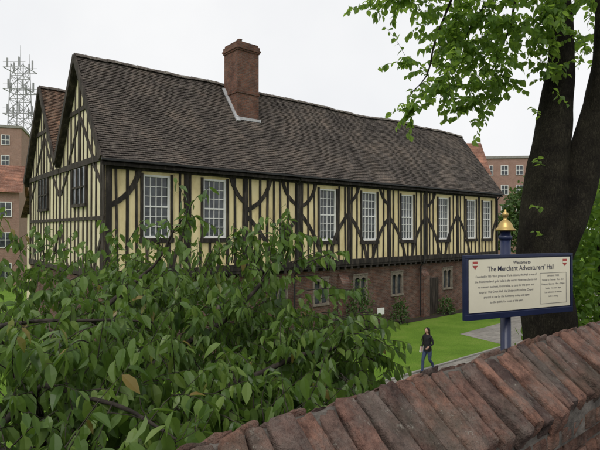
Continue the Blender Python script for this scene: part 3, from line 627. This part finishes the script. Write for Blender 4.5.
# ------------------------------------------------------------------ WOMAN
def skin_obj(name,V,E,R,root,mats,fn,parent,lv=2):
    me=bpy.data.meshes.new(name); me.from_pydata(V,E,[]); o=bpy.data.objects.new(name+'_src',me); COL.objects.link(o)
    md=o.modifiers.new('sk','SKIN'); md.use_smooth_shade=True
    for i,sv in enumerate(me.skin_vertices[0].data):
        r=R[i]; sv.radius=(r,r) if not isinstance(r,tuple) else r; sv.use_root=(i==root)
    sm=o.modifiers.new('ss','SUBSURF'); sm.levels=lv; sm.render_levels=lv
    dg=bpy.context.evaluated_depsgraph_get(); dg.update(); m2=bpy.data.meshes.new_from_object(o.evaluated_get(dg)); m2.name=name
    bpy.data.objects.remove(o)
    m2.materials.clear()
    for m in mats: m2.materials.append(m)
    for p in m2.polygons: p.material_index=fn(p.center); p.use_smooth=True
    return link(bpy.data.objects.new(name,m2),parent)
M_skin=mat_noise('skin',[(.48,.29,.21),(.55,.34,.25)],8,.55,0); M_jeans=mat_noise('blue_denim',[(.035,.05,.10),(.06,.085,.155)],12,.9,.3,80)
M_jack=mat_noise('dark_jacket',[(.010,.010,.012),(.025,.024,.026)],10,.8,.3,60); M_shoe=mat_noise('dark_shoes',[(.015,.012,.01),(.03,.025,.02)],8,.5,0)
M_hair=mat_noise('dark_hair',[(.008,.006,.005),(.022,.015,.012)],20,.45,.4,60,(1,1,.2)); M_bag=mat_noise('pale_bag',[(.6,.57,.5),(.72,.7,.64)],8,.6,.1,40); M_eye=mat_noise('eyes',[(.01,.01,.01),(.02,.015,.01)],8,.3,0); M_lip=mat_noise('lips',[(.35,.12,.1),(.4,.14,.12)],8,.5,0)
wm=empty('woman_pedestrian',(4.72,18.55,.004),math.radians(128))
V=[(0,0,.93),(0,.005,1.08),(0,.01,1.24),(0,0,1.36),(0,.005,1.43),(0,.02,1.50)]; R=[(.155,.115),(.120,.09),(.142,.10),(.12,.08),(.05,.05),(.05,.055)]; E=[(0,1),(1,2),(2,3),(3,4),(4,5)]
def add(v,r,p): V.append(v);R.append(r);E.append((p,len(V)-1)); return len(V)-1
for sx,kn,an1,toe in ((1,(.095,.15,.51),(.09,.20,.095),(.095,.34,.045)),(-1,(-.095,.0,.50),(-.09,-.24,.14),(-.095,-.12,.045))):
    h=add((sx*.09,0,.84),(.095,.1),0); h2=add(((sx*.09+kn[0])/2,kn[1]/2,.68),(.08,.085),h); k=add(kn,(.057,.06),h2); cf_=add(((kn[0]+an1[0])/2,(kn[1]+an1[1])/2-.02,(kn[2]+an1[2])/2+.06),(.056,.06),k)
    a=add(an1,(.04,.045),cf_); add((toe[0],(toe[1]+an1[1])/2,toe[2]+.02),(.042,.038),a); add(toe,(.036,.03),len(V)-1)
for sx,el,wr in ((1,(.225,-.06,1.12),(.22,.06,.93)),(-1,(-.23,-.02,1.12),(-.19,.16,1.02))):
    s_=add((sx*.155,0,1.365),(.058,.055),3); m_=add(((sx*.155+el[0])/2+sx*.01,el[1]/2,1.25),(.047,.047),s_); e_=add(el,(.040,.040),m_); f_=add(tuple((el[i]+wr[i])/2 for i in range(3)),(.036,.036),e_); w_=add(wr,(.025,.021),f_)
    d=(Vector(wr)-Vector(el)).normalized(); sdv=Vector((0,1,0)) if sx==1 else Vector((0,.5,.8)); sdv=(sdv-d*sdv.dot(d)).normalized()
    pm=Vector(wr)+d*.055; p_=add(tuple(pm),(.032,.018),w_)
    for q,(o_,l_) in enumerate(((.027,.062),(.009,.07),(-.009,.065),(-.026,.05))):
        b_=pm+d*.03+sdv*o_; i1=add(tuple(b_),.0095,p_); inw=Vector((-sx,0,0))*.35; i2=add(tuple(b_+(d+inw*.5)*l_*.5),.0085,i1); add(tuple(b_+(d+inw)*l_),.007,i2)
    b_=Vector(wr)+d*.03+sdv*.03; i1=add(tuple(b_),.011,w_); add(tuple(b_+(d*.7+sdv*.7)*.045),.009,i1)
wr_c=[Vector((.22,.06,.93)),Vector((-.19,.16,1.02))]
def bodymat(c):
    if c.z>1.435: return 0
    for w,el in ((wr_c[0],Vector((.225,-.06,1.12))),(wr_c[1],Vector((-.23,-.02,1.12)))):
        if abs(c.x)>.13 and (c-w).dot((w-el).normalized())>-.005 and (c-w).length<.22: return 0
    if c.z<.10 or (c.z<.17 and c.y<-.1 and c.z<.115): return 3
    if c.z<.86: return 1
    return 2
skin_obj('body',V,E,R,0,[M_skin,M_jeans,M_jack,M_shoe],bodymat,wm)
jk=MB(); prof=[(.165,.125,.83),(.168,.128,.88),(.150,.115,.98),(.132,.103,1.08),(.147,.115,1.2),(.155,.115,1.3),(.13,.095,1.38),(.07,.065,1.43),(.056,.056,1.445)]
k=20
for a,b,z in prof:
    for j in range(k):
        t=2*math.pi*j/k; f=1+.025*math.sin(5*t+z*9); jk.v.append((a*math.cos(t)*f,b*math.sin(t)*f+.005,z))
for i in range(len(prof)-1):
    for j in range(k): jk.f.append((i*k+j,i*k+(j+1)%k,(i+1)*k+(j+1)%k,(i+1)*k+j)); jk.uv.append(None)
jk.build('jacket',M_jack,wm,True)
bm=bmesh.new(); bmesh.ops.create_uvsphere(bm,u_segments=24,v_segments=18,radius=1)
for v in bm.verts:
    x,y,z=v.co; w=1-.22*max(0,-z)**1.2
    nx_=x*.073*w; ny_=y*.093*(w if y>0 else 1); nz_=z*.113
    if y>0:
        ns=math.exp(-((nx_/.012)**2+((nz_+.012)/.022)**2)); ny_+=.02*ns
        for ex in (-.03,.03): ny_-=.008*math.exp(-(((nx_-ex)/.014)**2+((nz_-.005)/.012)**2))
        ny_+=.008*math.exp(-((nx_/.02)**2+((nz_+.09)/.02)**2))
    v.co=(nx_,ny_,nz_)
me=bpy.data.meshes.new('head'); bm.to_mesh(me); bm.free(); me.materials.append(M_skin)
for p in me.polygons: p.use_smooth=True
hd=link(bpy.data.objects.new('head',me),wm); hd.location=(0,.025,1.565); hd.rotation_euler=(math.radians(-8),0,0)
fc=MB()
for ex in (-.03,.03): fc.lathe([(0,-.006),(.008,-.003),(.008,.003),(0,.006)],(ex,.083,.006),8)
fc.build('eyes',M_eye,hd); lp=MB(); lp.box(-.02,.02,.07,.086,-.052,-.044); lp.build('mouth',M_lip,hd,bevel=.003)
er=MB()
for ex in (-1,1): er.lathe([(0,-.028),(.010,-.02),(.012,0),(.010,.02),(0,.028)],(ex*.073,.0,0),8)
er.build('ears',M_skin,hd,True)
# hair: rings from crown to shoulder blades, open at the face
hm=MB(); rings=[(.118,.02,.03,.3),(.108,.045,.06,.3),(.085,.068,.088,.35),(.055,.080,.100,.62),(.01,.085,.104,.80),(-.05,.087,.100,.92),(-.10,.092,.094,1.0),(-.16,.105,.088,1.02),(-.22,.112,.098,1.05),(-.28,.100,.105,1.1),(-.33,.07,.10,1.2)]
kk=26
for (z,rx,ry,gap) in rings:
    for j in range(kk+1):
        t=math.pi/2+gap*(math.pi/2)*.98+(2*math.pi-2*gap*(math.pi/2)*.98)*j/kk if gap>.31 else math.pi/2+2*math.pi*j/kk
        n_=1+.05*math.sin(j*2.3)+.04*noise.noise(Vector((j*.7,z*9,1)))
        hm.v.append((rx*math.cos(t)*n_,ry*math.sin(t)*n_-.012-(.025*max(0,(-z-.08)/.25)),z+.004))
for i in range(len(rings)-1):
    for j in range(kk): hm.f.append((i*(kk+1)+j,i*(kk+1)+j+1,(i+1)*(kk+1)+j+1,(i+1)*(kk+1)+j)); hm.uv.append(None)
hm.f.append(tuple(range(kk+1))); hm.uv.append(None)
ho=hm.build('hair',M_hair,wm,True); ho.location=(0,.025,1.565); so_=ho.modifiers.new('t','SOLIDIFY'); so_.thickness=.014; so_.offset=-.5
bgm=MB(); bgm.hexa([(.20,-.12,.74),(.29,-.12,.74),(.29,.14,.74),(.20,.14,.74),(.215,-.09,.96),(.26,-.09,.96),(.26,.11,.96),(.215,.11,.96)]); bgm.build('shoulder_bag',M_bag,wm,bevel=.02)
sp=MB(); sp.tube([(.235,-.08,.95),(.20,-.09,1.15),(.15,-.07,1.37),(.13,.0,1.425),(.15,.08,1.36),(.20,.12,1.15),(.235,.1,.95)],[.011]*7,6); sp.build('bag_strap',M_shoe,wm,True)
# ------------------------------------------------------------------ light and sky
w=bpy.data.worlds.new('World'); scene.world=w; w.use_nodes=True; nt=w.node_tree; bgk=nt.nodes['Background']
sky=N(nt,'ShaderNodeTexSky'); sky.sky_type='NISHITA'; sky.sun_disc=False; sky.sun_elevation=math.radians(52); sky.sun_rotation=math.radians(200); sky.dust_density=4
hs=N(nt,'ShaderNodeHueSaturation'); hs.inputs['Saturation'].default_value=.15; nt.links.new(sky.outputs[0],hs.inputs['Color'])
tc=N(nt,'ShaderNodeTexCoord'); cn=noisen(nt,tc.outputs['Generated'],2.2,4,.55); cr=ramp(nt,cn.outputs[0],[(.3,(8.0,8.12,8.35)),(.7,(9.1,9.12,9.15))])
mx=mixc(nt,'MIX',.88,hs.outputs[0],cr.outputs[0]); nt.links.new(mx,bgk.inputs[0]); bgk.inputs[1].default_value=.115
sl=bpy.data.lights.new('sun','SUN'); sl.energy=1.3; sl.angle=math.radians(18); sl.color=(1,.97,.92); so=link(bpy.data.objects.new('sun',sl))
el=math.radians(52); az=math.radians(200)
sv=Vector((math.sin(az)*math.cos(el),math.cos(az)*math.cos(el),math.sin(el))); so.rotation_euler=(-sv).to_track_quat('-Z','Y').to_euler()
# ------------------------------------------------------------------ camera
cam=bpy.data.cameras.new('camera'); cam.lens=30; cam.sensor_width=36; cam.clip_end=2000; cam.clip_start=.05
co_=link(bpy.data.objects.new('camera',cam)); co_.location=(0,0,5.3); co_.rotation_euler=(math.radians(90.57),0,0); scene.camera=co_
scene.view_settings.view_transform='Standard'; scene.view_settings.look='None'; scene.view_settings.exposure=0
